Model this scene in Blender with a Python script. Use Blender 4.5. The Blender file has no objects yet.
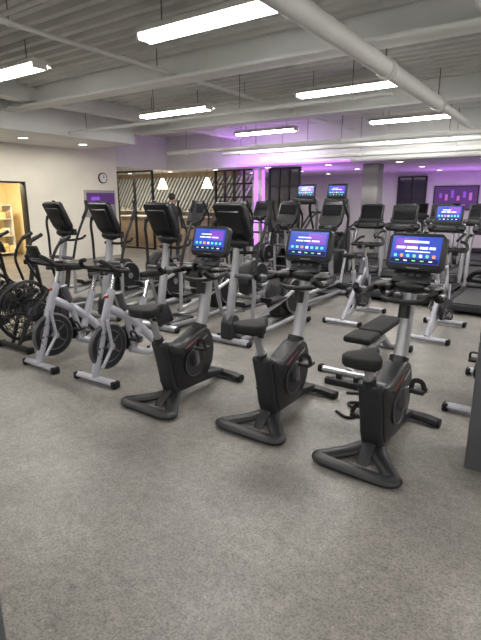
import bpy, bmesh, math, random
from mathutils import Vector, Matrix, Euler
random.seed(4)
sc = bpy.context.scene
sc.view_settings.view_transform = 'Standard'
sc.view_settings.exposure = 0.0
R = math.radians

# ------------------------------------------------------------ materials
def mat(name, col, rough=0.5, metal=0.0, emit=None, es=0.0, var=0.06, nscale=8, bump=0.0, bscale=60, spec=0.5):
    m = bpy.data.materials.new(name); m.use_nodes = True
    nt = m.node_tree; b = nt.nodes['Principled BSDF']
    b.inputs['Roughness'].default_value = rough
    b.inputs['Metallic'].default_value = metal
    b.inputs['Specular IOR Level'].default_value = spec
    tc = nt.nodes.new('ShaderNodeTexCoord')
    no = nt.nodes.new('ShaderNodeTexNoise'); no.inputs['Scale'].default_value = nscale; no.inputs['Detail'].default_value = 4
    nt.links.new(tc.outputs['Object'], no.inputs['Vector'])
    rp = nt.nodes.new('ShaderNodeValToRGB')
    rp.color_ramp.elements[0].position = .3; rp.color_ramp.elements[1].position = .7
    rp.color_ramp.elements[0].color = tuple(max(0, c*(1-var)) for c in col)+(1,)
    rp.color_ramp.elements[1].color = tuple(min(1, c*(1+var)) for c in col)+(1,)
    nt.links.new(no.outputs['Fac'], rp.inputs['Fac'])
    nt.links.new(rp.outputs['Color'], b.inputs['Base Color'])
    if emit:
        b.inputs['Emission Color'].default_value = tuple(emit)+(1,)
        b.inputs['Emission Strength'].default_value = es
    if bump:
        n2 = nt.nodes.new('ShaderNodeTexNoise'); n2.inputs['Scale'].default_value = bscale
        nt.links.new(tc.outputs['Object'], n2.inputs['Vector'])
        bp = nt.nodes.new('ShaderNodeBump'); bp.inputs['Strength'].default_value = bump
        bp.inputs['Distance'].default_value = .01
        nt.links.new(n2.outputs['Fac'], bp.inputs['Height']); nt.links.new(bp.outputs['Normal'], b.inputs['Normal'])
    return m

M = {}
M['black'] = mat('black_plastic', (.010,.010,.012), .42, bump=.1, bscale=300, spec=.4)
M['shroud'] = mat('graphite_shroud', (.018,.019,.022), .40, spec=.4)
M['rubber'] = mat('black_rubber', (.009,.009,.010), .7, spec=.3)
M['dgrey'] = mat('dark_grey_metal', (.08,.08,.09), .4, .3)
M['mgrey'] = mat('mid_grey_metal', (.18,.18,.19), .4, .3)
M['silver'] = mat('silver_paint', (.32,.32,.34), .35, .45)
M['lsilver'] = mat('light_silver_paint', (.38,.38,.43), .35, .3)
M['chrome'] = mat('chrome', (.7,.7,.72), .15, 1.0)
M['white'] = mat('white_paint', (.66,.65,.62), .6)
M['ceil'] = mat('deck_groove_shade', (.28,.28,.27), .7, var=.12, nscale=1.5)  # white deck darkened in colour: shade painted into the grooves between ribs
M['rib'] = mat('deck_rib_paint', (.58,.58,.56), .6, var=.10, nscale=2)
M['beam'] = mat('beam_paint', (.66,.66,.64), .6, var=.05, nscale=2)
M['wall'] = mat('wall_cream_paint', (.72,.69,.60), .8, var=.03, nscale=2)
M['wallw'] = mat('wall_white_paint', (.66,.65,.65), .8, var=.03, nscale=2)
M['wallg'] = mat('wall_grey_paint', (.30,.29,.29), .8, var=.03, nscale=2)
M['col'] = mat('column_grey_paint', (.085,.085,.095), .55)
M['tube'] = mat('lamp_tube', (1,1,1), .5, emit=(1,.99,.95), es=30)
M['down'] = mat('downlight_glow', (1,1,1), .5, emit=(1,.95,.84), es=14)
M['purple'] = mat('purple_led', (.4,.2,.6), .5, emit=(.50,.13,.95), es=1.8)
M['warm'] = mat('warm_glow', (1,.8,.5), .5, emit=(1,.82,.56), es=4)
M['scr'] = mat('screen_blue', (.02,.03,.2), .2, emit=(.028,.075,.46), es=1.0)
M['scr2'] = mat('screen_purple', (.1,.03,.2), .2, emit=(.20,.07,.52), es=1.0)
M['scrw'] = mat('screen_text', (.8,.8,.8), .3, emit=(.75,.82,.98), es=1.0)
M['scrc'] = mat('screen_cyan', (.1,.6,.8), .3, emit=(.08,.60,.85), es=1.0)
M['scro'] = mat('screen_orange', (.8,.3,.05), .3, emit=(.9,.25,.05), es=1.0)
M['scrg'] = mat('screen_green', (.2,.7,.2), .3, emit=(.15,.6,.25), es=1.0)
M['scrd'] = mat('screen_dark', (.02,.02,.05), .12, emit=(.008,.012,.05), es=1.0)
M['scrk'] = mat('screen_off', (.01,.01,.012), .1)
M['red'] = mat('red_accent', (.30,.03,.03), .4)
M['wood'] = mat('warm_wood', (.34,.25,.17), .5, var=.25, nscale=4)
M['slat'] = mat('metal_slat', (.62,.63,.62), .4, .2)
M['slatd'] = mat('slat_backing', (.13,.13,.13), .5)
M['glass'] = mat('smoked_glass', (.05,.05,.06), .08)
M['skin'] = mat('skin', (.42,.25,.18), .55)
M['cloth'] = mat('dark_clothes', (.02,.02,.025), .9)
M['hair'] = mat('dark_hair', (.015,.01,.008), .7)
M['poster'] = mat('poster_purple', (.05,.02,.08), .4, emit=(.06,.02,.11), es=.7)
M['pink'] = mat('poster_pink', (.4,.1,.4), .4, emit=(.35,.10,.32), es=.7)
M['beltm'] = mat('treadmill_belt', (.02,.02,.022), .65, bump=.3, bscale=150)
M['yellow'] = mat('yellow_boxes', (.75,.60,.30), .6, var=.35, nscale=6)
M['oakf'] = mat('side_room_paint', (.85,.72,.46), .7, var=.05)

# floor
def floor_mat():
    m = bpy.data.materials.new('grey_speckled_vinyl'); m.use_nodes = True
    nt = m.node_tree; b = nt.nodes['Principled BSDF']; L = nt.links
    tc = nt.nodes.new('ShaderNodeTexCoord')
    def noise(s, d, r=.55, dist=0):
        n = nt.nodes.new('ShaderNodeTexNoise'); n.inputs['Scale'].default_value = s; n.inputs['Detail'].default_value = d; n.inputs['Roughness'].default_value = r
        n.inputs['Distortion'].default_value = dist
        L.new(tc.outputs['Object'], n.inputs['Vector']); return n
    def ramp(n, p0, c0, p1, c1):
        r = nt.nodes.new('ShaderNodeValToRGB'); e = r.color_ramp.elements
        e[0].position = p0; e[1].position = p1; e[0].color = c0+(1,); e[1].color = c1+(1,)
        L.new(n.outputs['Fac'], r.inputs['Fac']); return r
    def mul(a, c, f):
        x = nt.nodes.new('ShaderNodeMix'); x.data_type = 'RGBA'; x.blend_type = 'MULTIPLY'; x.inputs[0].default_value = f
        L.new(a, x.inputs[6]); L.new(c, x.inputs[7]); return x.outputs[2]
    r1 = ramp(noise(1.1, 8, .68, .4), .3, (.170,.158,.143), .7, (.270,.252,.230))
    r2 = ramp(noise(18, 7, .75), .36, (.66,.66,.66), .64, (1,1,1))
    r3 = ramp(noise(95, 3, .7), .38, (.40,.40,.40), .55, (1,1,1))
    r4 = ramp(noise(5.0, 4, .6), .26, (.74,.74,.73), .42, (1,1,1))
    r5 = ramp(noise(60, 2), .62, (1,1,1), .72, (1.45,1.45,1.43))
    c = mul(r1.outputs['Color'], r2.outputs['Color'], .85)
    c = mul(c, r3.outputs['Color'], .75); c = mul(c, r4.outputs['Color'], .9); c = mul(c, r5.outputs['Color'], 1)
    L.new(c, b.inputs['Base Color'])
    rr = ramp(noise(3, 4), .3, (.36,)*3, .7, (.50,)*3)
    L.new(rr.outputs['Color'], b.inputs['Roughness'])
    b.inputs['Specular IOR Level'].default_value = .42
    return m
M['floor'] = floor_mat()

# ------------------------------------------------------------ mesh builder
def catmull(P, n=6):
    P = [Vector(p) for p in P]
    if len(P) < 3: return P
    out = []
    Q = [P[0]*2-P[1]]+P+[P[-1]*2-P[-2]]
    for i in range(1, len(Q)-2):
        p0, p1, p2, p3 = Q[i-1:i+3]
        for k in range(n):
            t = k/n
            out.append(.5*((2*p1)+(-p0+p2)*t+(2*p0-5*p1+4*p2-p3)*t*t+(-p0+3*p1-3*p2+p3)*t**3))
    out.append(P[-1]); return out

class MB:
    def __init__(s):
        s.bm = bmesh.new(); s.mats = []; s.X = Matrix.Identity(4)
    def mi(s, m):
        if m not in s.mats: s.mats.append(m)
        return s.mats.index(m)
    def merge(s, t, m, X=None):
        X = s.X @ X if X is not None else s.X
        idx = s.mi(m); vm = {}
        for v in t.verts: vm[v] = s.bm.verts.new(X @ v.co)
        for f in t.faces:
            try: nf = s.bm.faces.new([vm[v] for v in f.verts])
            except ValueError: continue
            nf.material_index = idx; nf.smooth = True
        t.free()
    def box(s, c, sz, m, rot=(0,0,0), bev=0, seg=2):
        t = bmesh.new(); bmesh.ops.create_cube(t, size=1)
        for v in t.verts: v.co = Vector((v.co.x*sz[0], v.co.y*sz[1], v.co.z*sz[2]))
        if bev: bmesh.ops.bevel(t, geom=t.edges[:], offset=min(bev, min(sz)*.48), segments=seg, affect='EDGES', profile=.5)
        s.merge(t, m, Matrix.Translation(c) @ Euler(rot).to_matrix().to_4x4())
    def prism(s, poly, y0, y1, m, bev=0, axis='y', seg=2):
        t = bmesh.new()
        def P(p, h): return (p[0], h, p[1]) if axis == 'y' else ((p[0], p[1], h) if axis == 'z' else (h, p[0], p[1]))
        a = [t.verts.new(P(p, y0)) for p in poly]; b = [t.verts.new(P(p, y1)) for p in poly]
        n = len(poly); t.faces.new(a[::-1]); t.faces.new(b)
        for i in range(n): t.faces.new([a[i], a[(i+1)%n], b[(i+1)%n], b[i]])
        bmesh.ops.recalc_face_normals(t, faces=t.faces[:])
        if bev:
            bmesh.ops.bevel(t, geom=t.edges[:], offset=bev, segments=seg, affect='EDGES', profile=.5, clamp_overlap=True)
        s.merge(t, m)
    def tube(s, pts, r, m, seg=10, smooth=6, flat=None, closed=False):
        P = catmull(pts, smooth) if (smooth and len(pts) > 2) else [Vector(p) for p in pts]
        n = len(P); t = bmesh.new(); rings = []
        d = (P[1]-P[0]).normalized()
        up = Vector((0,0,1)) if abs(d.z) < .9 else Vector((1,0,0))
        nx = d.cross(up).normalized()
        for i in range(n):
            if i == 0: d = P[1]-P[0]
            elif i == n-1: d = P[-1]-P[-2]
            else: d = P[i+1]-P[i-1]
            d.normalize(); nx = (nx-d*nx.dot(d)).normalized(); ny = d.cross(nx)
            rr = r[0]+(r[1]-r[0])*i/(n-1) if isinstance(r, (tuple, list)) else r
            fx, fy = flat if flat else (1, 1)
            rings.append([t.verts.new(P[i]+nx*math.cos(2*math.pi*k/seg)*rr*fx+ny*math.sin(2*math.pi*k/seg)*rr*fy) for k in range(seg)])
        for i in range(n-1):
            for k in range(seg):
                t.faces.new([rings[i][k], rings[i][(k+1)%seg], rings[i+1][(k+1)%seg], rings[i+1][k]])
        t.faces.new(rings[0][::-1]); t.faces.new(rings[-1])
        s.merge(t, m)
    def cyl(s, p0, p1, r, m, seg=24):
        s.tube([p0, p1], r, m, seg=seg, smooth=0)
    def ring(s, c, Rr, r, m, axis='y', seg=36, sq=1):
        t = bmesh.new(); rows = []
        for i in range(seg):
            a = 2*math.pi*i/seg; row = []
            for k in range(8):
                b = 2*math.pi*k/8; q = Rr+r*math.cos(b); h = r*math.sin(b)*sq
                if axis == 'y': p = (q*math.cos(a), h, q*math.sin(a))
                elif axis == 'z': p = (q*math.cos(a), q*math.sin(a), h)
                else: p = (h, q*math.cos(a), q*math.sin(a))
                row.append(t.verts.new(Vector(p)+Vector(c)))
            rows.append(row)
        for i in range(seg):
            for k in range(8):
                t.faces.new([rows[i][k], rows[(i+1)%seg][k], rows[(i+1)%seg][(k+1)%8], rows[i][(k+1)%8]])
        s.merge(t, m)
    def ell(s, c, rad, m, rot=(0,0,0), u=16, v=10):
        t = bmesh.new(); bmesh.ops.create_uvsphere(t, u_segments=u, v_segments=v, radius=1)
        for q in t.verts: q.co = Vector((q.co.x*rad[0], q.co.y*rad[1], q.co.z*rad[2]))
        s.merge(t, m, Matrix.Translation(c) @ Euler(rot).to_matrix().to_4x4())
    def mesh(s, name):
        bmesh.ops.recalc_face_normals(s.bm, faces=s.bm.faces[:])
        me = bpy.data.meshes.new(name); s.bm.to_mesh(me); s.bm.free()
        for m in s.mats: me.materials.append(M[m])
        try: me.set_sharp_from_angle(angle=R(35))
        except Exception: pass
        return me
def place(me, name, loc=(0,0,0), rz=0, rx=0, ry=0):
    o = bpy.data.objects.new(name, me); sc.collection.objects.link(o)
    o.location = loc; o.rotation_euler = (rx, ry, rz); return o
def slab(name, b0, b1, a0, a1, z0, z1, m, bev=0):
    q = MB(); c = Vector(((b0+b1)/2, (a0+a1)/2, (z0+z1)/2))
    q.box((0,0,0), (b1-b0, a1-a0, z1-z0), m, bev=bev)
    return place(q.mesh(name), name, c)

# ------------------------------------------------------------ screen helper (faces -x local)
def screen(q, w, h, lit=True, x=-.032, style=0):
    if not lit:
        q.box((x,0,0), (.004,w,h), 'scrk'); return
    q.box((x,0,0), (.004,w,h), 'scr')
    q.box((x-.003,w*(.2 if style else -.22),h*.2), (.003,w*.46,h*.44), 'scr2')
    if style == 1:
        q.box((x-.005,0,h*.30), (.003,w*.5,h*.08), 'scrw')
        for i,(y,ww) in enumerate(((.30,.18),(.07,.22),(-.17,.16),(-.34,.12))): q.box((x-.005,w*y,h*.08), (.003,w*ww,h*.09), 'scrw')
        q.box((x-.005,-w*.05,-h*.06), (.003,w*.5,h*.04), 'scrw')
    else:
        for y,ww in ((.22,.18),(.02,.16),(-.2,.2)): q.box((x-.005,w*y,h*.10), (.003,w*ww,h*.055), 'scrw')
        q.box((x-.005,w*.10,h*.24), (.003,w*.34,h*.045), 'scrw')
    q.box((x-.004,0,-h*.40), (.003,w*.98,h*.17), 'scrd')
    cols = ['scrc','scrg','scro','scrw','scrc','scrg']
    for i in range(7):
        if style == 1: q.cyl((x-.005,w*(.39-.13*i),-h*.22),(x-.009,w*(.39-.13*i),-h*.22),h*.06,cols[(i*2+i//3)%6],12)
        else: q.box((x-.007, w*(.39-.13*i), -h*.17), (.003,w*.07,h*.10), cols[i%6], bev=.001, seg=1)
    for i in range(5):
        q.box((x-.007, w*(.34-.17*i), -h*.40), (.003,w*.07,h*.04), cols[(i*2+1)%6])

# ------------------------------------------------------------ upright bike
def upright_bike(style, lift=0.0):
    q = MB()
    q.tube([(-.16,0,.085),(-.30,.09,.045),(-.44,.205,.034),(-.49,.245,.032),(-.52,.20,.031),(-.525,.08,.031),(-.525,-.08,.031),(-.52,-.20,.031),(-.49,-.245,.032),(-.44,-.205,.034),(-.30,-.09,.045),(-.16,0,.085)], .046, 'black', flat=(1.15,.62), smooth=5, seg=14)
    q.prism([(-.40,0),(-.22,.07),(.42,.045),(.46,.03),(.46,.085),(.2,.13),(-.2,.15)], -.045, .045, 'black', bev=.012)
    q.tube([(.46,-.23,.035),(.47,-.12,.045),(.47,.12,.045),(.46,.23,.035)], .040, 'black', flat=(1.2,.85))
    for y in (-.23,.23): q.cyl((.46,y-.02,.035),(.46,y+.02,.035), .036, 'rubber', 14)
    poly = [(-.25,.07),(.06,.07),(.18,.12),(.26,.23),(.285,.35),(.27,.46),(.225,.54),(.155,.575),(.08,.565),(-.02,.52),(-.14,.48),(-.235,.50),(-.33,.56),(-.375,.535),(-.35,.45),(-.315,.31),(-.29,.17)]
    q.prism(poly, -.074, .074, 'shroud', bev=.026, seg=3)
    poly2 = [(x*.86, (z-.32)*.84+.32) for x, z in poly]
    q.prism(poly2, -.083, .083, 'black', bev=.012)
    for sy in (-1, 1):
        q.cyl((-.01,sy*.06,.30),(-.01,sy*.094,.30), .130, 'shroud', 32)
        q.ring((-.01,sy*.092,.30), .12, .005, 'dgrey')
        q.cyl((-.01,sy*.09,.30),(-.01,sy*.118,.30), .03, 'dgrey', 16)
        q.tube([(-.12,sy*.085,.44),(-.02,sy*.085,.48),(.05,sy*.085,.508)], .003, 'red', seg=6)
        q.box((.12,sy*.0845,.48),(.10,.004,.014),'silver',rot=(0,R(-24),0))
    for sy, ang in ((1, R(-75)), (-1, R(105))):
        cx, cz = -.01, .30
        ex, ez = cx+.165*math.cos(ang), cz+.165*math.sin(ang)
        q.tube([(cx,sy*.125,cz),(ex,sy*.14,ez)], .014, 'mgrey', smooth=0, flat=(1,1.3))
        q.cyl((ex,sy*.135,ez),(ex,sy*.19,ez), .009, 'chrome', 10)
        q.box((ex,sy*.215,ez),(.105,.095,.028),'black',bev=.008)
        q.tube([(ex-.02,sy*.172,ez),(ex-.015,sy*.185,ez+.06),(ex-.01,sy*.235,ez+.06),(ex-.02,sy*.262,ez)], .006, 'rubber', flat=(2.6,.6))
    q.tube([(-.325,0,.48),(-.365,0,.62),(-.395-lift*.2,0,.70+lift)], .026, 'silver', flat=(1,1.2))
    q.tube([(-.305,0,.45),(-.352,0,.58)], .042, 'shroud', smooth=0)
    X0 = q.X.copy(); q.X = Matrix.Translation((-lift*.2,0,lift))
    seat = [(-.555,-.085),(-.57,0),(-.555,.085),(-.515,.118),(-.46,.118),(-.40,.085),(-.345,.045),(-.285,.030),(-.262,0),(-.285,-.030),(-.345,-.045),(-.40,-.085),(-.46,-.118),(-.515,-.118)]
    q.prism(seat, .695, .765, 'rubber', bev=.025, axis='z', seg=3)
    q.box((-.43,0,.695),(.16,.07,.03),'black',bev=.01)
    q.cyl((-.39,-.05,.655),(-.39,.05,.655),.015,'black',12)
    q.X = X0
    q.tube([(.14,0,.50),(.205,0,.64),(.265,0,.87),(.310,0,1.10)], (.056,.044), 'silver', flat=(.9,1.1), seg=16)
    q.tube([(.115,0,.47),(.170,0,.585)], .066, 'black', smooth=0, seg=16)
    q.cyl((.185,0,.86),(.205,0,.95),.040,'black',18)
    for sy in (-1,1):
        q.tube([(.30,0,1.05),(.30,sy*.12,1.05),(.26,sy*.215,1.05),(.12,sy*.265,1.04),(.0,sy*.265,1.05),(-.07,sy*.25,1.10)], .022, 'rubber')
        q.tube([(.24,sy*.20,1.05),(.22,sy*.17,1.02),(.13,sy*.13,1.00),(.08,sy*.05,.995),(.08,0,.995)], .018, 'black')
        q.tube([(.10,sy*.262,1.045),(.02,sy*.264,1.050)], .026, 'dgrey', smooth=0)
        q.ell((.24,sy*.17,1.075),(.085,.065,.024),'black')
        q.cyl((.285,sy*.17,1.03),(.285,sy*.17,1.10),.043,'black',16)
    q.ell((.30,0,1.07),(.085,.14,.055),'black')
    XC = Matrix.Translation((.345,0,1.295)) @ Matrix.Rotation(R(16),4,'Y')
    q.X = XC
    w, h = .395, .262; rr = .03
    pl = [(-w/2+rr,-h/2),(w/2-rr,-h/2),(w/2,-h/2+rr),(w/2,h/2-rr),(w/2-rr,h/2),(-w/2+rr,h/2),(-w/2,h/2-rr),(-w/2,-h/2+rr)]
    q.prism(pl, -.028, .03, 'black', bev=.008, axis='x')
    q.box((.035,0,0),(.04,.30,.2),'shroud',bev=.015)
    q.X = XC @ Matrix.Translation((0,0,.012))
    screen(q, .335, .188, style=style)
    q.X = XC
    q.box((-.031,0,-.112),(.004,.09,.007),'mgrey')
    q.X = Matrix.Translation((.285,0,1.125)) @ Matrix.Rotation(R(40),4,'Y')
    q.box((0,0,0),(.05,.26,.10),'black',bev=.02)
    for i in (-1,0,1): q.box((-.027,i*.05,.01),(.006,.03,.02),'dgrey',bev=.002)
    q.X = X0
    return q.mesh('upright_exercise_bike')

# ------------------------------------------------------------ spin bike
def spin_bike():
    q = MB(); S = 'lsilver'
    for x in (-.5,.5):
        q.tube([(x,-.25,.045),(x,.25,.045)], .033, S, smooth=0, flat=(1.25,.8))
        for y in (-.25,.25): q.box((x,y,.035),(.085,.05,.07),'rubber',bev=.015)
    q.tube([(.5,0,.06),(.47,0,.2),(.33,0,.62),(.24,0,.84)], .038, S, flat=(.8,1.25))
    q.tube([(-.5,0,.06),(-.30,0,.22),(.0,0,.50),(.30,0,.68)], .036, S, flat=(.8,1.25))
    q.tube([(-.5,0,.06),(-.2,0,.12),(.05,0,.22)], .03, S, flat=(.8,1.2))
    q.tube([(.0,0,.22),(-.10,0,.48),(-.18,0,.70)], .036, S, flat=(.8,1.2))
    q.tube([(-.17,0,.66),(-.24,0,.88)], .022, 'chrome', smooth=0)
    q.tube([(.25,0,.82),(.20,0,1.0)], .022, 'chrome', smooth=0)
    q.box((-.25,0,.885),(.2,.035,.03),'dgrey',bev=.005)
    seat = [(-.42,-.07),(-.43,0),(-.42,.07),(-.38,.085),(-.32,.07),(-.24,.03),(-.15,.02),(-.14,0),(-.15,-.02),(-.24,-.03),(-.32,-.07),(-.38,-.085)]
    q.prism(seat, .90, .955, 'rubber', bev=.018, axis='z')
    q.box((.22,0,1.01),(.2,.04,.035),'dgrey',bev=.006)
    for sy in (-1,1):
        q.tube([(.18,0,1.03),(.18,sy*.10,1.03),(.22,sy*.20,1.03),(.36,sy*.21,1.05),(.43,sy*.17,1.11),(.44,sy*.10,1.13)], .019, 'rubber')
        q.tube([(.36,sy*.21,1.05),(.34,sy*.08,1.04),(.34,0,1.04)], .016, 'rubber')
        q.cyl((.24,sy*.09,.97),(.24,sy*.09,1.07),.038,'black',16)
    q.cyl((.33,-.022,.32),(.33,.022,.32),.205,'black',40)
    q.ring((.33,0,.32),.205,.022,'dgrey')
    for sy in (-1,1):
        q.ring((.33,sy*.024,.32),.15,.005,'dgrey')
        q.cyl((.33,sy*.02,.32),(.33,sy*.06,.32),.035,'silver',16)
        q.tube([(.33,sy*.055,.32),(.46,sy*.05,.14)], .016, S, smooth=0)
        q.tube([(.33,sy*.055,.32),(.36,sy*.045,.58)], .016, S, smooth=0)
        for k in range(5):
            a = k*2*math.pi/5
            q.box((.33+.09*math.cos(a),sy*.024,.32+.09*math.sin(a)),(.10,.008,.02),'dgrey',rot=(0,-a,0))
    gd = [(-.16,.22),(-.10,.19),(.0,.19),(.35,.25),(.40,.29),(.40,.35),(.35,.39),(.0,.45),(-.10,.43),(-.16,.36)]
    q.prism(gd, -.095, -.06, 'black', bev=.012)
    q.tube([(.0,0,.22),(.02,0,.32),(.1,0,.60)], .03, S)
    q.cyl((-.02,-.10,.31),(-.02,.08,.31),.035,'dgrey',16)
    for sy, ang in ((1,R(20)),(-1,R(200))):
        ex, ez = -.02+.17*math.cos(ang), .31+.17*math.sin(ang)
        q.tube([(-.02,sy*.11,.31),(ex,sy*.12,ez)],.013,'chrome',smooth=0)
        q.box((ex,sy*.17,ez),(.10,.09,.025),'black',bev=.006)
        q.tube([(ex,sy*.13,ez),(ex+.03,sy*.14,ez+.07),(ex+.03,sy*.2,ez+.07),(ex,sy*.21,ez)],.01,'black')
    q.cyl((.28,0,.72),(.31,0,.80),.02,'red',12)
    q.cyl((.10,0,.62),(.16,0,.80),.035,'dgrey',16)
    return q.mesh('spin_bike')

# ------------------------------------------------------------ air bike
def air_bike():
    q = MB(); K = 'black'
    c = (.32,0,.42)
    for y in (-.075,.075):
        for rr in (.33,.27,.21,.15,.09): q.ring((c[0],y*(1.0+.35*(1-rr/.33)),c[2]),rr,.0055,K)
        for k in range(20):
            a = k*math.pi/10
            q.tube([(c[0]+.05*math.cos(a),y*1.35,c[2]+.05*math.sin(a)),(c[0]+.2*math.cos(a+.15),y*1.25,c[2]+.2*math.sin(a+.15)),(c[0]+.33*math.cos(a+.3),y,c[2]+.33*math.sin(a+.3))],.004,K,seg=6,smooth=3)
        q.cyl((c[0],y*1.1,c[2]),(c[0],y*1.5,c[2]),.05,'dgrey',20)
    q.ring(c,.335,.02,K)
    for k in range(10):
        a = k*math.pi/5
        q.box((c[0]+.18*math.cos(a),0,c[2]+.18*math.sin(a)),(.19,.09,.006),'black',rot=(R(25),-a,0))
    for x in (-.55,.5):
        q.tube([(x,-.28,.04),(x,.28,.04)],.032,K,smooth=0)
        for y in (-.28,.28): q.box((x,y,.035),(.08,.05,.07),'rubber',bev=.012)
    for sy in (-1,1):
        q.tube([(.5,sy*.06,.05),(.32,sy*.12,.42),(.1,sy*.10,.62)],.022,K)
        q.tube([(.02,sy*.14,.20),(-.02,sy*.17,.6),(.1,sy*.24,.95),(.0,sy*.27,1.18),(-.12,sy*.27,1.24)],.017,K)
        q.tube([(-.0,sy*.27,1.18),(-.14,sy*.27,1.245)],.022,'rubber',smooth=0)
        q.cyl((.03,sy*.12,.20),(.03,sy*.36,.20),.022,'dgrey',12)
    q.tube([(-.55,0,.05),(-.15,0,.22),(.45,0,.09)],.035,K)
    q.tube([(-.12,0,.2),(-.22,0,.55),(-.28,0,.82)],.03,K)
    q.tube([(.1,0,.62),(-.18,0,.5)],.035,K,smooth=0)
    q.prism([(-.2,.2),(.3,.3),(.36,.42),(.3,.52),(-.1,.42),(-.2,.32)],-.06,.06,K,bev=.02)
    q.prism([(-.44,-.11),(-.44,.11),(-.36,.13),(-.2,.05),(-.14,.0),(-.2,-.05),(-.36,-.13)],.82,.89,'rubber',bev=.02,axis='z')
    q.tube([(.1,0,.6),(.16,0,1.0)],.022,K,smooth=0)
    q.box((.16,0,1.08),(.04,.2,.15),K,rot=(0,R(20),0),bev=.015)
    q.box((.137,0,1.085),(.004,.14,.09),'scrk',rot=(0,R(20),0))
    for sy, an in ((1,.5),(-1,3.6)):
        ex,ez=-.05+.15*math.cos(an),.28+.15*math.sin(an)
        q.tube([(-.05,sy*.09,.28),(ex,sy*.1,ez)],.014,'dgrey',smooth=0)
        q.box((ex,sy*.15,ez),(.1,.09,.025),K,bev=.006)
    return q.mesh('air_bike')

# ------------------------------------------------------------ elliptical
def elliptical():
    q = MB()
    for sy in (-1,1):
        q.tube([(.68,sy*.17,.07),(.2,sy*.17,.06),(-.75,sy*.17,.09)],.035,'silver',smooth=0,flat=(.8,1))
    for x,w in ((.70,.30),(-.80,.30)):
        q.tube([(x,-w,.045),(x,w,.045)],.042,'silver',smooth=0)
        for y in (-w,w): q.ell((x,y,.042),(.05,.03,.04),'rubber')
    q.box((.45,0,.09),(.5,.34,.05),'black',bev=.02)
    q.tube([(.66,0,.06),(.66,0,.35),(.56,0,.85),(.50,0,1.18)],(.058,.045),'silver',seg=14,flat=(.8,1.2))
    q.prism([(.50,.06),(.76,.06),(.75,.26),(.69,.36),(.60,.34),(.54,.22)],-.08,.08,'shroud',bev=.025)
    q.prism([(-.92,.10),(-.40,.10),(-.33,.30),(-.38,.55),(-.52,.68),(-.72,.66),(-.88,.50),(-.95,.28)],-.10,.10,'black',bev=.03)
    for sy in (-1,1):
        q.cyl((-.62,sy*.10,.38),(-.62,sy*.17,.38),.235,'black',36)
        q.ring((-.62,sy*.165,.38),.225,.011,'mgrey')
        q.cyl((-.62,sy*.16,.38),(-.62,sy*.19,.38),.05,'mgrey',20)
        ph = .9 if sy > 0 else .9+math.pi
        cx, cz = -.62+.17*math.cos(ph), .38+.17*math.sin(ph)
        q.cyl((cx,sy*.16,cz),(cx,sy*.24,cz),.025,'dgrey',14)
        fx = .52+.07*sy
        q.tube([(cx,sy*.24,cz),(-.1,sy*.24,cz*.5+.14),(fx,sy*.24,.28)],.026,'silver')
        px = -.02+.07*sy; pz = cz*.5+.18
        q.prism([(px-.2,pz),(px+.2,pz),(px+.22,pz+.07),(px+.19,pz+.07),(px+.16,pz+.03),(px-.2,pz+.03)],sy*.24-.075,sy*.24+.075,'black',bev=.008)
        q.cyl((.585,0,.80),(.585,sy*.28,.80),.028,'dgrey',14)
        q.tube([(fx,sy*.27,.26),(.56+.02*sy,sy*.28,.6),(.585,sy*.28,.80)],.024,'silver')
        dx = -.10*sy
        q.tube([(.585,sy*.28,.80),(.54+dx*.4,sy*.29,1.1),(.48+dx,sy*.30,1.35),(.38+dx,sy*.28,1.52),(.36+dx,sy*.25,1.64)],.019,'black')
        q.tube([(.47+dx,sy*.30,1.38),(.38+dx,sy*.28,1.52),(.36+dx,sy*.25,1.64)],.025,'rubber')
        q.tube([(.50,0,1.06),(.48,sy*.14,1.06),(.34,sy*.19,1.08),(.26,sy*.18,1.12)],.018,'rubber')
    q.X = Matrix.Translation((.58,0,1.41)) @ Matrix.Rotation(R(26),4,'Y')
    w,h = .42,.46
    q.prism([(-w/2+.05,-h/2),(w/2-.05,-h/2),(w/2,-h/2+.08),(w/2,h/2-.03),(w/2-.03,h/2),(-w/2+.03,h/2),(-w/2,h/2-.03),(-w/2,-h/2+.08)],-.03,.04,'black',bev=.012,axis='x')
    q.box((.05,0,.02),(.05,.30,.28),'black',bev=.02)
    q.X = q.X @ Matrix.Translation((0,0,.06)); screen(q,.34,.2,False)
    q.X = Matrix.Identity(4)
    q.ell((.50,0,1.17),(.10,.15,.07),'black')
    for sy in (-1,1): q.cyl((.42,sy*.12,1.13),(.42,sy*.12,1.22),.045,'black',16)
    return q.mesh('elliptical_trainer')

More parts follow.
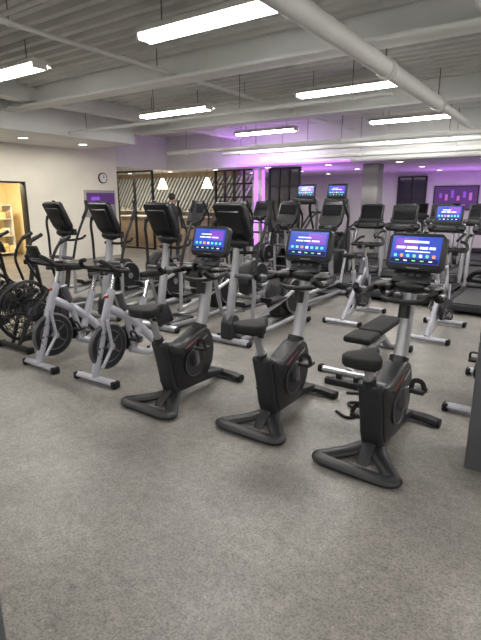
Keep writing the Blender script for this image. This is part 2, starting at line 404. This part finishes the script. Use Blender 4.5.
# ------------------------------------------------------------ treadmill
def treadmill(lit):
    q = MB()
    q.box((-.05,0,.11),(1.9,.60,.10),'shroud',bev=.02)
    q.box((-.15,0,.168),(1.65,.50,.018),'beltm',bev=.006)
    for sy in (-1,1):
        q.box((-.12,sy*.31,.15),(1.80,.10,.06),'dgrey',bev=.02)
        q.box((-.12,sy*.31,.183),(1.6,.085,.01),'rubber',bev=.003)
        q.box((-.95,sy*.31,.07),(.16,.11,.14),'black',bev=.03)
        q.box((.75,sy*.31,.06),(.16,.10,.12),'black',bev=.03)
        q.tube([(.60,sy*.33,.14),(.64,sy*.34,.6),(.74,sy*.33,1.0),(.80,sy*.28,1.22)],.042,'silver',flat=(.8,1.3))
        q.tube([(.74,sy*.33,1.05),(.55,sy*.34,1.06),(.25,sy*.33,1.0),(.15,sy*.32,.97)],.024,'rubber')
        q.cyl((.70,sy*.20,1.10),(.70,sy*.20,1.19),.05,'black',16)
    q.prism([(.55,.06),(.97,.06),(.98,.16),(.85,.30),(.6,.32),(.5,.22)],-.30,.30,'black',bev=.035)
    q.box((.76,0,1.14),(.20,.66,.12),'black',bev=.04,rot=(0,R(25),0))
    q.tube([(.72,-.2,1.12),(.5,-.12,1.12),(.5,.12,1.12),(.72,.2,1.12)],.02,'rubber')
    q.X = Matrix.Translation((.84,0,1.38)) @ Matrix.Rotation(R(16),4,'Y')
    q.box((0,0,0),(.055,.50,.36),'black',bev=.025)
    q.X = q.X @ Matrix.Translation((0,0,.02)); screen(q,.42,.27,lit)
    q.X = Matrix.Identity(4)
    return q.mesh('treadmill')

# ------------------------------------------------------------ stair climber
def stair_climber():
    q = MB()
    q.box((0,0,.06),(1.35,.64,.12),'black',bev=.03)
    for sy in (-1,1):
        q.prism([(-.35,.08),(.62,.08),(.62,.95),(.48,1.05),(.30,.95),(-.40,.34)],sy*.29-.04,sy*.29+.04,'shroud',bev=.02)
        q.tube([(.45,sy*.30,.9),(.50,sy*.30,1.3),(.52,sy*.26,1.66)],.032,'dgrey')
        q.tube([(.48,sy*.30,1.35),(.2,sy*.32,1.38),(-.2,sy*.33,1.15),(-.42,sy*.33,.9),(-.38,sy*.32,.4)],.022,'rubber')
    for i in range(5):
        q.box((-.42+.2*i,0,.24+.18*i),(.25,.50,.035),'black',bev=.006)
        q.box((-.32+.2*i,0,.15+.18*i),(.02,.50,.17),'dgrey')
    q.box((.5,0,.5),(.25,.52,.8),'black',bev=.03)
    q.box((.50,0,1.62),(.16,.54,.14),'black',bev=.04)
    q.X = Matrix.Translation((.54,0,1.84)) @ Matrix.Rotation(R(12),4,'Y')
    q.box((0,0,0),(.055,.46,.32),'black',bev=.025); screen(q,.38,.22)
    q.X = Matrix.Identity(4)
    return q.mesh('stair_climber')

def bench():
    q = MB()
    q.tube([(-.62,-.3,.03),(-.62,.3,.03)],.032,'silver',smooth=0); q.tube([(.5,-.26,.03),(.5,.26,.03)],.032,'silver',smooth=0)
    q.tube([(-.62,0,.04),(-.3,0,.16),(.3,0,.18),(.5,0,.04)],.042,'silver',smooth=0)
    for sy in (-1,1): q.box((-.62,sy*.3,.035),(.08,.05,.07),'rubber',bev=.015); q.box((.5,sy*.26,.035),(.08,.05,.07),'rubber',bev=.015)
    q.tube([(-.25,0,.16),(-.2,0,.30)],.03,'silver',smooth=0); q.tube([(.2,0,.18),(.25,0,.30)],.03,'silver',smooth=0)
    q.tube([(.1,0,.18),(.42,0,.31)],.02,'mgrey',smooth=0)
    q.box((-.34,0,.33),(.34,.28,.07),'rubber',bev=.03)
    q.box((.22,0,.335),(.72,.26,.07),'rubber',bev=.03)
    return q.mesh('weight_bench')

UP = R(90); DN = R(-90)
for b, a, r, m in ((-.905,3.10,-3,upright_bike(1,0.0)),(-1.74,3.15,-1,upright_bike(0,.07)),(-2.63,3.02,-1,upright_bike(0,.09))):
    place(m, 'upright_exercise_bike', (b,a,0), UP+R(r))
sb = spin_bike()
for b, a, r in ((-3.49,3.19,2),(-4.23,3.13,-2),(-.42,4.40,0)):
    place(sb, 'spin_bike', (b,a,0), DN+R(r))
for b, a, r in ((-2.45,6.5,0),(-1.30,6.3,0)):
    place(sb, 'spin_bike', (b,a,0), UP)
ab = air_bike()
place(ab, 'air_bike', (-5.05,3.35,0), DN)
place(ab, 'air_bike', (-5.95,3.45,0), DN)
el = elliptical()
for b in (-3.2,-4.3,-5.38,-6.42):
    place(el, 'elliptical_trainer', (b,5.1,0), DN)
for b in (-3.5,-4.5,-5.6,-6.7):
    place(el, 'elliptical_trainer', (b,7.3 if b > -4 else 7.55,0), UP)
for b in (-6.2,-7.0):
    place(el, 'elliptical_trainer', (b,10.6,0), UP)
tl, tdk = treadmill(True), treadmill(False)
for b, a, m in ((-3.56,9.2,tdk),(-2.76,8.8,tdk),(-1.96,8.8,tl),(-1.14,8.5,tdk),(-4.4,11.6,tdk),(-3.55,11.6,tdk),(-2.7,11.6,tdk),(-1.85,11.6,tdk),(-1.0,11.6,tl),(-4.0,14.6,tdk),(-3.1,14.6,tdk),(-2.2,14.6,tdk),(-1.3,14.6,tdk)):
    place(m, 'treadmill', (b,a,0), UP)
st = stair_climber()
for b in (-5.15,-4.4): place(st, 'stair_climber', (b,9.6,0), UP)
place(bench(), 'weight_bench', (-1.60,4.80,0), UP)

# ------------------------------------------------------------ cable
q = MB()
q.tube([(-1.38,3.36,.012),(-1.26,3.30,.012),(-1.20,3.42,.012),(-1.36,3.56,.012),(-1.22,3.68,.012),(-1.34,3.80,.012),(-1.46,3.76,.012)],.011,'rubber')
q.tube([(-1.34,3.92,.012),(-1.16,3.94,.012),(-1.12,3.75,.012),(-1.24,3.60,.012),(-1.16,3.50,.012)],.011,'rubber')
place(q.mesh('power_cable'),'power_cable')
q = MB()
q.box((0,0,.03),(.34,.10,.06),'black',bev=.012)
for i in range(4):
    q.cyl((-.13+.085*i,0,.06),(-.13+.085*i,0,.066),.028,'dgrey',16)
    if i in (1,3): q.box((-.13+.085*i,0,.085),(.05,.05,.05),'black',bev=.01)
place(q.mesh('power_strip'),'power_strip',(-1.56,3.93,0),0)

# ------------------------------------------------------------ room shell
slab('floor',-18,5,-4,20,-.1,0,'floor')
H = 3.7
q = MB()
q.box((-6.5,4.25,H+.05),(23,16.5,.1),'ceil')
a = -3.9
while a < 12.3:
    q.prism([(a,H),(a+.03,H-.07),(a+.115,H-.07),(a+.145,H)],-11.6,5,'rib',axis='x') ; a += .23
place(q.mesh('ceiling'),'ceiling')
LW = -11.6
q = MB()
q.box((LW-.1,1.1,1.85),(.2,10.2,3.7),'wall')
q.box((LW-.1,8.8,1.85),(.2,3.0,3.7),'wall')
q.box((LW-.1,6.75,2.9),(.2,1.1,1.6),'wall')
place(q.mesh('wall_left'),'wall_left')
q = MB()
for yy in (6.222,7.278): q.box((LW-.1,yy,1.05),(.22,.04,2.1),'black',bev=.006)
q.box((LW-.1,6.75,2.08),(.22,1.02,.04),'black',bev=.006)
place(q.mesh('door_1'),'door_1')
slab('wall_near',-18,5,-4.2,-4,0,3.7,'wallw')
slab('wall_right',5,5.2,-4,20,0,3.7,'wallw')
slab('wall_back',-18,5,19,19.2,0,3.7,'wallw')
q = MB()
q.box((-15,6.75,1.3),(.1,4,2.6),'oakf'); q.box((-13.4,8.75,1.3),(3.4,.1,2.6),'oakf'); q.box((-13.4,4.75,1.3),(3.4,.1,2.6),'oakf'); q.box((-13.4,6.75,2.65),(3.4,4,.1),'oakf')
place(q.mesh('wall_side_room'),'wall_side_room')
q = MB()
for z in (.1,.6,1.1,1.5): q.box((0,0,z),(.5,2.2,.03),'wallw')
for y in (-1.1,1.1): q.box((0,y,.77),(.5,.03,1.5),'wallw')
for z in (.12,.62,1.12):
    y = -.95
    while y < .95:
        w = random.uniform(.15,.3); h = random.uniform(.15,.33)
        q.box((.02,y+w/2,z+h/2),(.35,w*.9,h),random.choice(['yellow','wood','white','yellow']),bev=.01); y += w
place(q.mesh('storage_shelf'),'storage_shelf',(-14.3,7.2,0))
q = MB(); q.box((0,0,0),(.25,.9,.04),'warm'); place(q.mesh('ceiling_lamp'),'ceiling_lamp',(-13.3,6.9,2.58))

slab('ceiling_bulkhead',-11.6,-9.4,-4,9.0,3.0,3.7,'beam')
slab('ceiling_low',-18,5,12.5,19,2.62,3.72,'beam')
slab('ceiling_reception',-18,-11.6,10.3,12.5,2.62,3.72,'beam')
slab('wall_reception',-18,-17.8,10.3,19,0,2.62,'wall')
slab('wall_reception_side',-18,-11.8,10.1,10.3,0,2.62,'wall')
for i,(aa,dz,w) in enumerate(((-1.2,.34,.3),(2.3,.34,.3),(5.75,.36,.32),(9.25,.42,.38))):
    q = MB()
    q.box((-2.3,0,H-dz/2),(14.4,.10,dz),'beam'); q.box((-2.3,0,H-dz),(14.4,w,.05),'beam',bev=.01)
    place(q.mesh('ceiling_beam'),'ceiling_beam',(0,aa,0))
q = MB(); q.box((0,0,0),(.34,16.4,.30),'beam',bev=.01); place(q.mesh('ceiling_beam'),'ceiling_beam',(-8.6,4.3,H-.15))
q = MB()
q.tube([(-2.08,-3.9,3.14),(-2.08,8.6,3.14)],.098,'beam',smooth=0,seg=28)
q.tube([(-2.08,8.5,3.14),(-2.08,12.4,3.14)],.07,'beam',smooth=0,seg=24)
for y in (.2,2.75,6.0,8.55):
    q.ring((-2.08,y,3.14),.101,.016,'beam',axis='y'); q.ring((-2.08,y+.12,3.14),.101,.010,'beam',axis='y'); q.cyl((-2.08,y,3.22),(-2.08,y,3.7),.008,'dgrey',8)
place(q.mesh('ceiling_duct_pipe'),'ceiling_duct_pipe')
def pipe(name, p0, p1, r, m='beam', hang=True):
    q = MB(); q.tube([p0,p1],r,m,smooth=0,seg=16)
    p0v,p1v=Vector(p0),Vector(p1); n=max(2,int((p1v-p0v).length/2.2))
    if hang:
        for i in range(n+1):
            p=p0v.lerp(p1v,(i+.3)/(n+.6)); q.cyl(p,(p.x,p.y,H),.006,'dgrey',6)
            q.ell(p,(r*1.3,)*3,m,u=10,v=6)
    place(q.mesh(name),name)
pipe('sprinkler_pipe',(-9.3,10.1,2.86),(4.9,10.1,2.86),.05)
pipe('sprinkler_pipe',(-8.5,11.5,2.90),(4.9,11.5,2.90),.05)
pipe('sprinkler_pipe',(-7.6,12.1,2.76),(4.9,12.1,2.76),.06)
pipe('sprinkler_pipe',(-9.3,7.0,3.06),(-2.3,7.0,3.06),.032)
pipe('sprinkler_pipe',(-5.05,-3.9,3.40),(-5.05,12.4,3.40),.028)
pipe('sprinkler_pipe',(-1.0,-3.9,3.40),(-1.0,12.4,3.40),.035)
pipe('sprinkler_pipe',(-9.3,3.1,3.45),(4.9,3.1,3.45),.024)

q = MB()
q.box((0,0,.075),(1.76,.20,.055),'white',bev=.01)
q.prism([(-.17,.025),(-.10,.060),(.10,.060),(.17,.025),(.17,.015),(.10,.048),(-.10,.048),(-.17,.015)],-.88,.88,'white',axis='x')
for y in (-.07,.07): q.cyl((-.84,y,.0),(.84,y,.0),.024,'tube',12)
for x in (-.86,.86): q.box((x,0,.015),(.03,.20,.07),'white',bev=.006)
for x in (-.6,.6): q.cyl((x,0,.09),(x,0,.385),.006,'dgrey',8)
slm = q.mesh('strip_light')
def area(name, loc, sx, sy, e, col=(1,.975,.925), rot=(0,0,0)):
    l = bpy.data.lights.new(name,'AREA'); l.shape='RECTANGLE'; l.size=sx; l.size_y=sy; l.energy=e; l.color=col
    o = bpy.data.objects.new(name,l); sc.collection.objects.link(o); o.location=loc; o.rotation_euler=rot; return o
for aa in (-2.8,.6,4.1,7.6,11.0):
    for bb in (-6.8,-3.2,.4,3.6):
        place(slm,'strip_light',(bb,aa,3.3))
        area('strip_lamp_glow',(bb,aa,3.272),1.6,.16,56 if aa > 1 else 18)

q = MB(); q.cyl((0,0,-.012),(0,0,.0),.10,'down',20); q.ring((0,0,-.005),.11,.014,'white',axis='z'); dm = q.mesh('downlight')
for b,aa,z in [(-10.4,3.2,3.0),(-10.4,4.9,3.0),(-10.4,6.6,3.0),(-10.4,8.2,3.0)]+[(b,aa,2.62) for b in (-16,-14,-12,-10,-8,-6,-4,-2,0) for aa in (13.1,15.3,17.5)]+[(-13,11.4,2.62),(-15,11.4,2.62)]:
    place(dm,'downlight',(b,aa,z))
area('reception_glow',(-14,12.1,2.55),4,1.2,90,(1,.90,.74))
area('reception_glow',(-10,15.5,2.55),3,1.5,45,(1,.88,.76))
area('back_glow',(-5,16,2.55),5,1.5,65,(1,.96,.95))
area('back_glow',(0,16,2.55),4,1.5,55,(1,.96,.95))
area('bulkhead_glow',(-10.4,5.5,2.95),.3,7,80,(1,.94,.84))
area('side_room_glow',(-13.2,6.9,2.5),.8,.8,130,(1,.86,.60))

q = MB()
q.box((0,0,1.3),(8.0,.1,2.6),'slatd')
q.box((0,-.06,2.54),(8.0,.06,.16),'wood')
x = -4.6
while x < 3.9:
    q.box((x+.35,-.08,1.85),(.06,.04,1.45),'slat',rot=(0,R(34),0)); x += .17
q.box((0,-.12,.60),(8.0,.14,1.2),'wood')
for i in range(14):
    xx = -3.7+.57*i
    q.box((xx,-.30,1.24),(.5,.30,.03),'white')
    for k in range(3): q.cyl((xx-.15+.14*k,-.3,1.25),(xx-.15+.14*k,-.3,1.25+.12+.04*(k%2)),.035,('yellow','white','wood')[(i+k)%3],10)
place(q.mesh('reception_feature_wall'),'reception_feature_wall',(-13.6,14.0,0))
q = MB()
q.box((0,0,.52),(3.6,.7,1.04),'wood',bev=.02); q.box((0,0,1.07),(3.8,.85,.06),'white',bev=.015)
place(q.mesh('reception_desk'),'reception_desk',(-12.3,13.0,0))
q = MB()
q.cyl((0,0,.2),(0,0,.52),.008,'dgrey',8)
q.tube([(0,0,.22),(0,0,.12),(0,0,-.02),(0,0,-.12)],(.05,.19),'warm',seg=20)
pm = q.mesh('pendant_lamp')
for b,aa in ((-12.0,12.7),(-10.2,12.9)): place(pm,'pendant_lamp',(b,aa,2.14))

def grid(name, b0, b1, aa, z1, nx, nz, glass=True, th=.06):
    q = MB(); w = b1-b0
    if glass: q.box((0,0,z1/2),(w,.02,z1),'glass')
    for i in range(nx+1): q.box((-w/2+w*i/nx,0,z1/2),(th,.08,z1),'black')
    for k in range(nz+1): q.box((0,0,z1*k/nz*.98+.03),(w,.075,.05),'black')
    place(q.mesh(name),name,((b0+b1)/2,aa,0))
grid('window_1',-10.3,-8.75,13.5,2.62,4,6,False)
grid('window_2',-8.15,-7.1,13.5,2.62,3,5)
grid('window_3',-5.75,-4.75,18.94,2.5,2,3)
grid('window_4',-16.0,-11.75,11.95,2.60,5,1,False,.05)
q = MB(); q.box((0,0,1.31),(.30,.30,2.62),'white',bev=.01); q.box((0,-.16,1.31),(.12,.02,2.5),'purple'); q.box((.16,0,1.31),(.02,.12,2.5),'purple')
place(q.mesh('purple_lit_column'),'purple_lit_column',(-8.5,13.4,0))
area('purple_glow',(-7.6,12.1,2.3),3.0,.2,34,(.6,.22,1),rot=(R(180),0,0))
area('purple_glow',(-7.6,14.4,1.2),2.6,.3,65,(.6,.2,1),rot=(R(180),0,0))
area('purple_glow',(-3.0,17.2,1.2),3.2,.3,45,(.6,.2,1),rot=(R(180),0,0))
q = MB(); q.box((0,0,0),(3.6,.04,.03),'purple'); place(q.mesh('led_strip'),'led_strip',(-6.9,12.47,2.64))
slab('column',-5.1,-4.65,13.4,13.85,0,2.62,'wallg',bev=.01)
slab('column',-.38,-.02,3.05,3.4,0,3.7,'col',bev=.012)
slab('column',-1.43,-1.27,.43,.58,0,3.7,'col',bev=.01)
q = MB(); q.box((0,0,0),(1.5,.05,.85),'black',bev=.01); q.box((0,-.03,0),(1.42,.01,.78),'poster')
for i in range(6): q.box((-.5+.2*i,-.04,.08-.09*(i%2)+.03*(i%3)),(.09,.01,.16+.05*(i%3)),'pink' if i%2 else 'scr2')
q.box((0,-.04,-.25),(.7,.01,.04),'pink')
place(q.mesh('wall_poster'),'wall_poster',(-3.7,18.95,1.72))
q = MB(); q.box((0,0,0),(.05,1.1,.75),'wallg',bev=.01); q.box((.03,0,.14),(.01,1.0,.32),'poster'); q.box((.035,.1,-.18),(.01,.6,.05),'wallw'); q.box((.035,-.2,.14),(.01,.3,.1),'scr2')
place(q.mesh('notice_board'),'notice_board',(LW+.026,9.6,1.55))
q = MB(); q.cyl((0,0,0),(.04,0,0),.15,'black',32); q.cyl((.035,0,0),(.045,0,0),.125,'white',32)
q.box((.05,.03,.02),(.004,.07,.012),'black',rot=(R(30),0,0)); q.box((.05,0,.04),(.004,.012,.09),'black')
place(q.mesh('wall_clock'),'wall_clock',(LW+.0,9.75,2.27))
q = MB(); q.box((0,0,.05),(.02,10.2,.1),'wallg'); place(q.mesh('baseboard_left'),'baseboard_left',(LW+.012,1.1,0))

# ------------------------------------------------------------ person
def person(loc, rz):
    V = [((0,0,.97),(.155,.11)),((0,0,1.15),(.135,.10)),((0,0,1.36),(.165,.115)),((0,0,1.49),(.075,.07)),((0,.01,1.57),(.055,.055))]
    E = [(0,1),(1,2),(2,3),(3,4)]
    for s in (-1,1):
        i=len(V); V += [((s*.19,0,1.43),(.065,.065)),((s*.24,-.02,1.16),(.045,.045)),((s*.23,.10,.92),(.034,.034))]
        E += [(2,i),(i,i+1),(i+1,i+2)]
        i=len(V); V += [((s*.10,0,.88),(.095,.10)),((s*.11,.02,.50),(.062,.062)),((s*.11,-.02,.10),(.042,.042)),((s*.12,.12,.04),(.04,.035))]
        E += [(0,i),(i,i+1),(i+1,i+2),(i+2,i+3)]
    me = bpy.data.meshes.new('body'); me.from_pydata([v[0] for v in V],E,[])
    par = bpy.data.objects.new('person',None); sc.collection.objects.link(par); par.location=loc; par.rotation_euler=(0,0,rz)
    o = bpy.data.objects.new('body',me); sc.collection.objects.link(o); o.parent=par
    o.modifiers.new('Skin','SKIN'); sub=o.modifiers.new('Sub','SUBSURF'); sub.levels=2; sub.render_levels=2
    sk = me.skin_vertices[0].data if me.skin_vertices else None
    if sk is None:
        bm=bmesh.new(); bm.from_mesh(me); bm.verts.layers.skin.verify(); bm.to_mesh(me); bm.free(); sk=me.skin_vertices[0].data
    for k,v in enumerate(V): sk[k].radius=v[1]
    sk[0].use_root=True
    me.materials.append(M['cloth'])
    q=MB(); q.ell((0,.01,1.69),(.078,.098,.118),'skin',u=20,v=14); q.ell((0,.105,1.675),(.014,.02,.025),'skin')
    q.box((0,.098,1.635),(.045,.012,.01),'red')
    for s in (-1,1): q.ell((s*.03,.09,1.70),(.012,.01,.008),'white'); q.ell((s*.03,.098,1.70),(.006,.004,.006),'black'); q.ell((s*.08,.01,1.685),(.012,.022,.03),'skin')
    q.ell((0,-.012,1.725),(.088,.10,.105),'hair',u=20,v=14)
    h=place(q.mesh('head'),'head'); h.parent=par
    for s in (-1,1):
        q=MB(); q.ell((s*.23,.125,.875),(.018,.042,.05),'skin')
        for k in range(4): q.tube([(s*.23,.10+.018*k,.85),(s*.228,.10+.018*k,.80),(s*.222,.098+.018*k,.775+abs(k-1.5)*.008)],(.0095,.007),'skin',seg=8)
        q.tube([(s*.22,.155,.88),(s*.205,.175,.85),(s*.20,.175,.82)],(.011,.008),'skin',seg=8)
        h=place(q.mesh('hand'),'hand'); h.parent=par
person((-8.75,9.6,0), R(20))

# ------------------------------------------------------------ world + camera
w = bpy.data.worlds.new('world'); sc.world = w; w.use_nodes = True
w.node_tree.nodes['Background'].inputs[0].default_value = (.5,.5,.52,1)
w.node_tree.nodes['Background'].inputs[1].default_value = .3
cam = bpy.data.cameras.new('camera'); co = bpy.data.objects.new('camera',cam); sc.collection.objects.link(co)
cam.sensor_fit='VERTICAL'; cam.sensor_height=36; cam.lens=27; cam.clip_start=.05
co.location=(0,0,1.65); co.rotation_euler=(R(90-14.04),0,R(34.5))
sc.camera=co
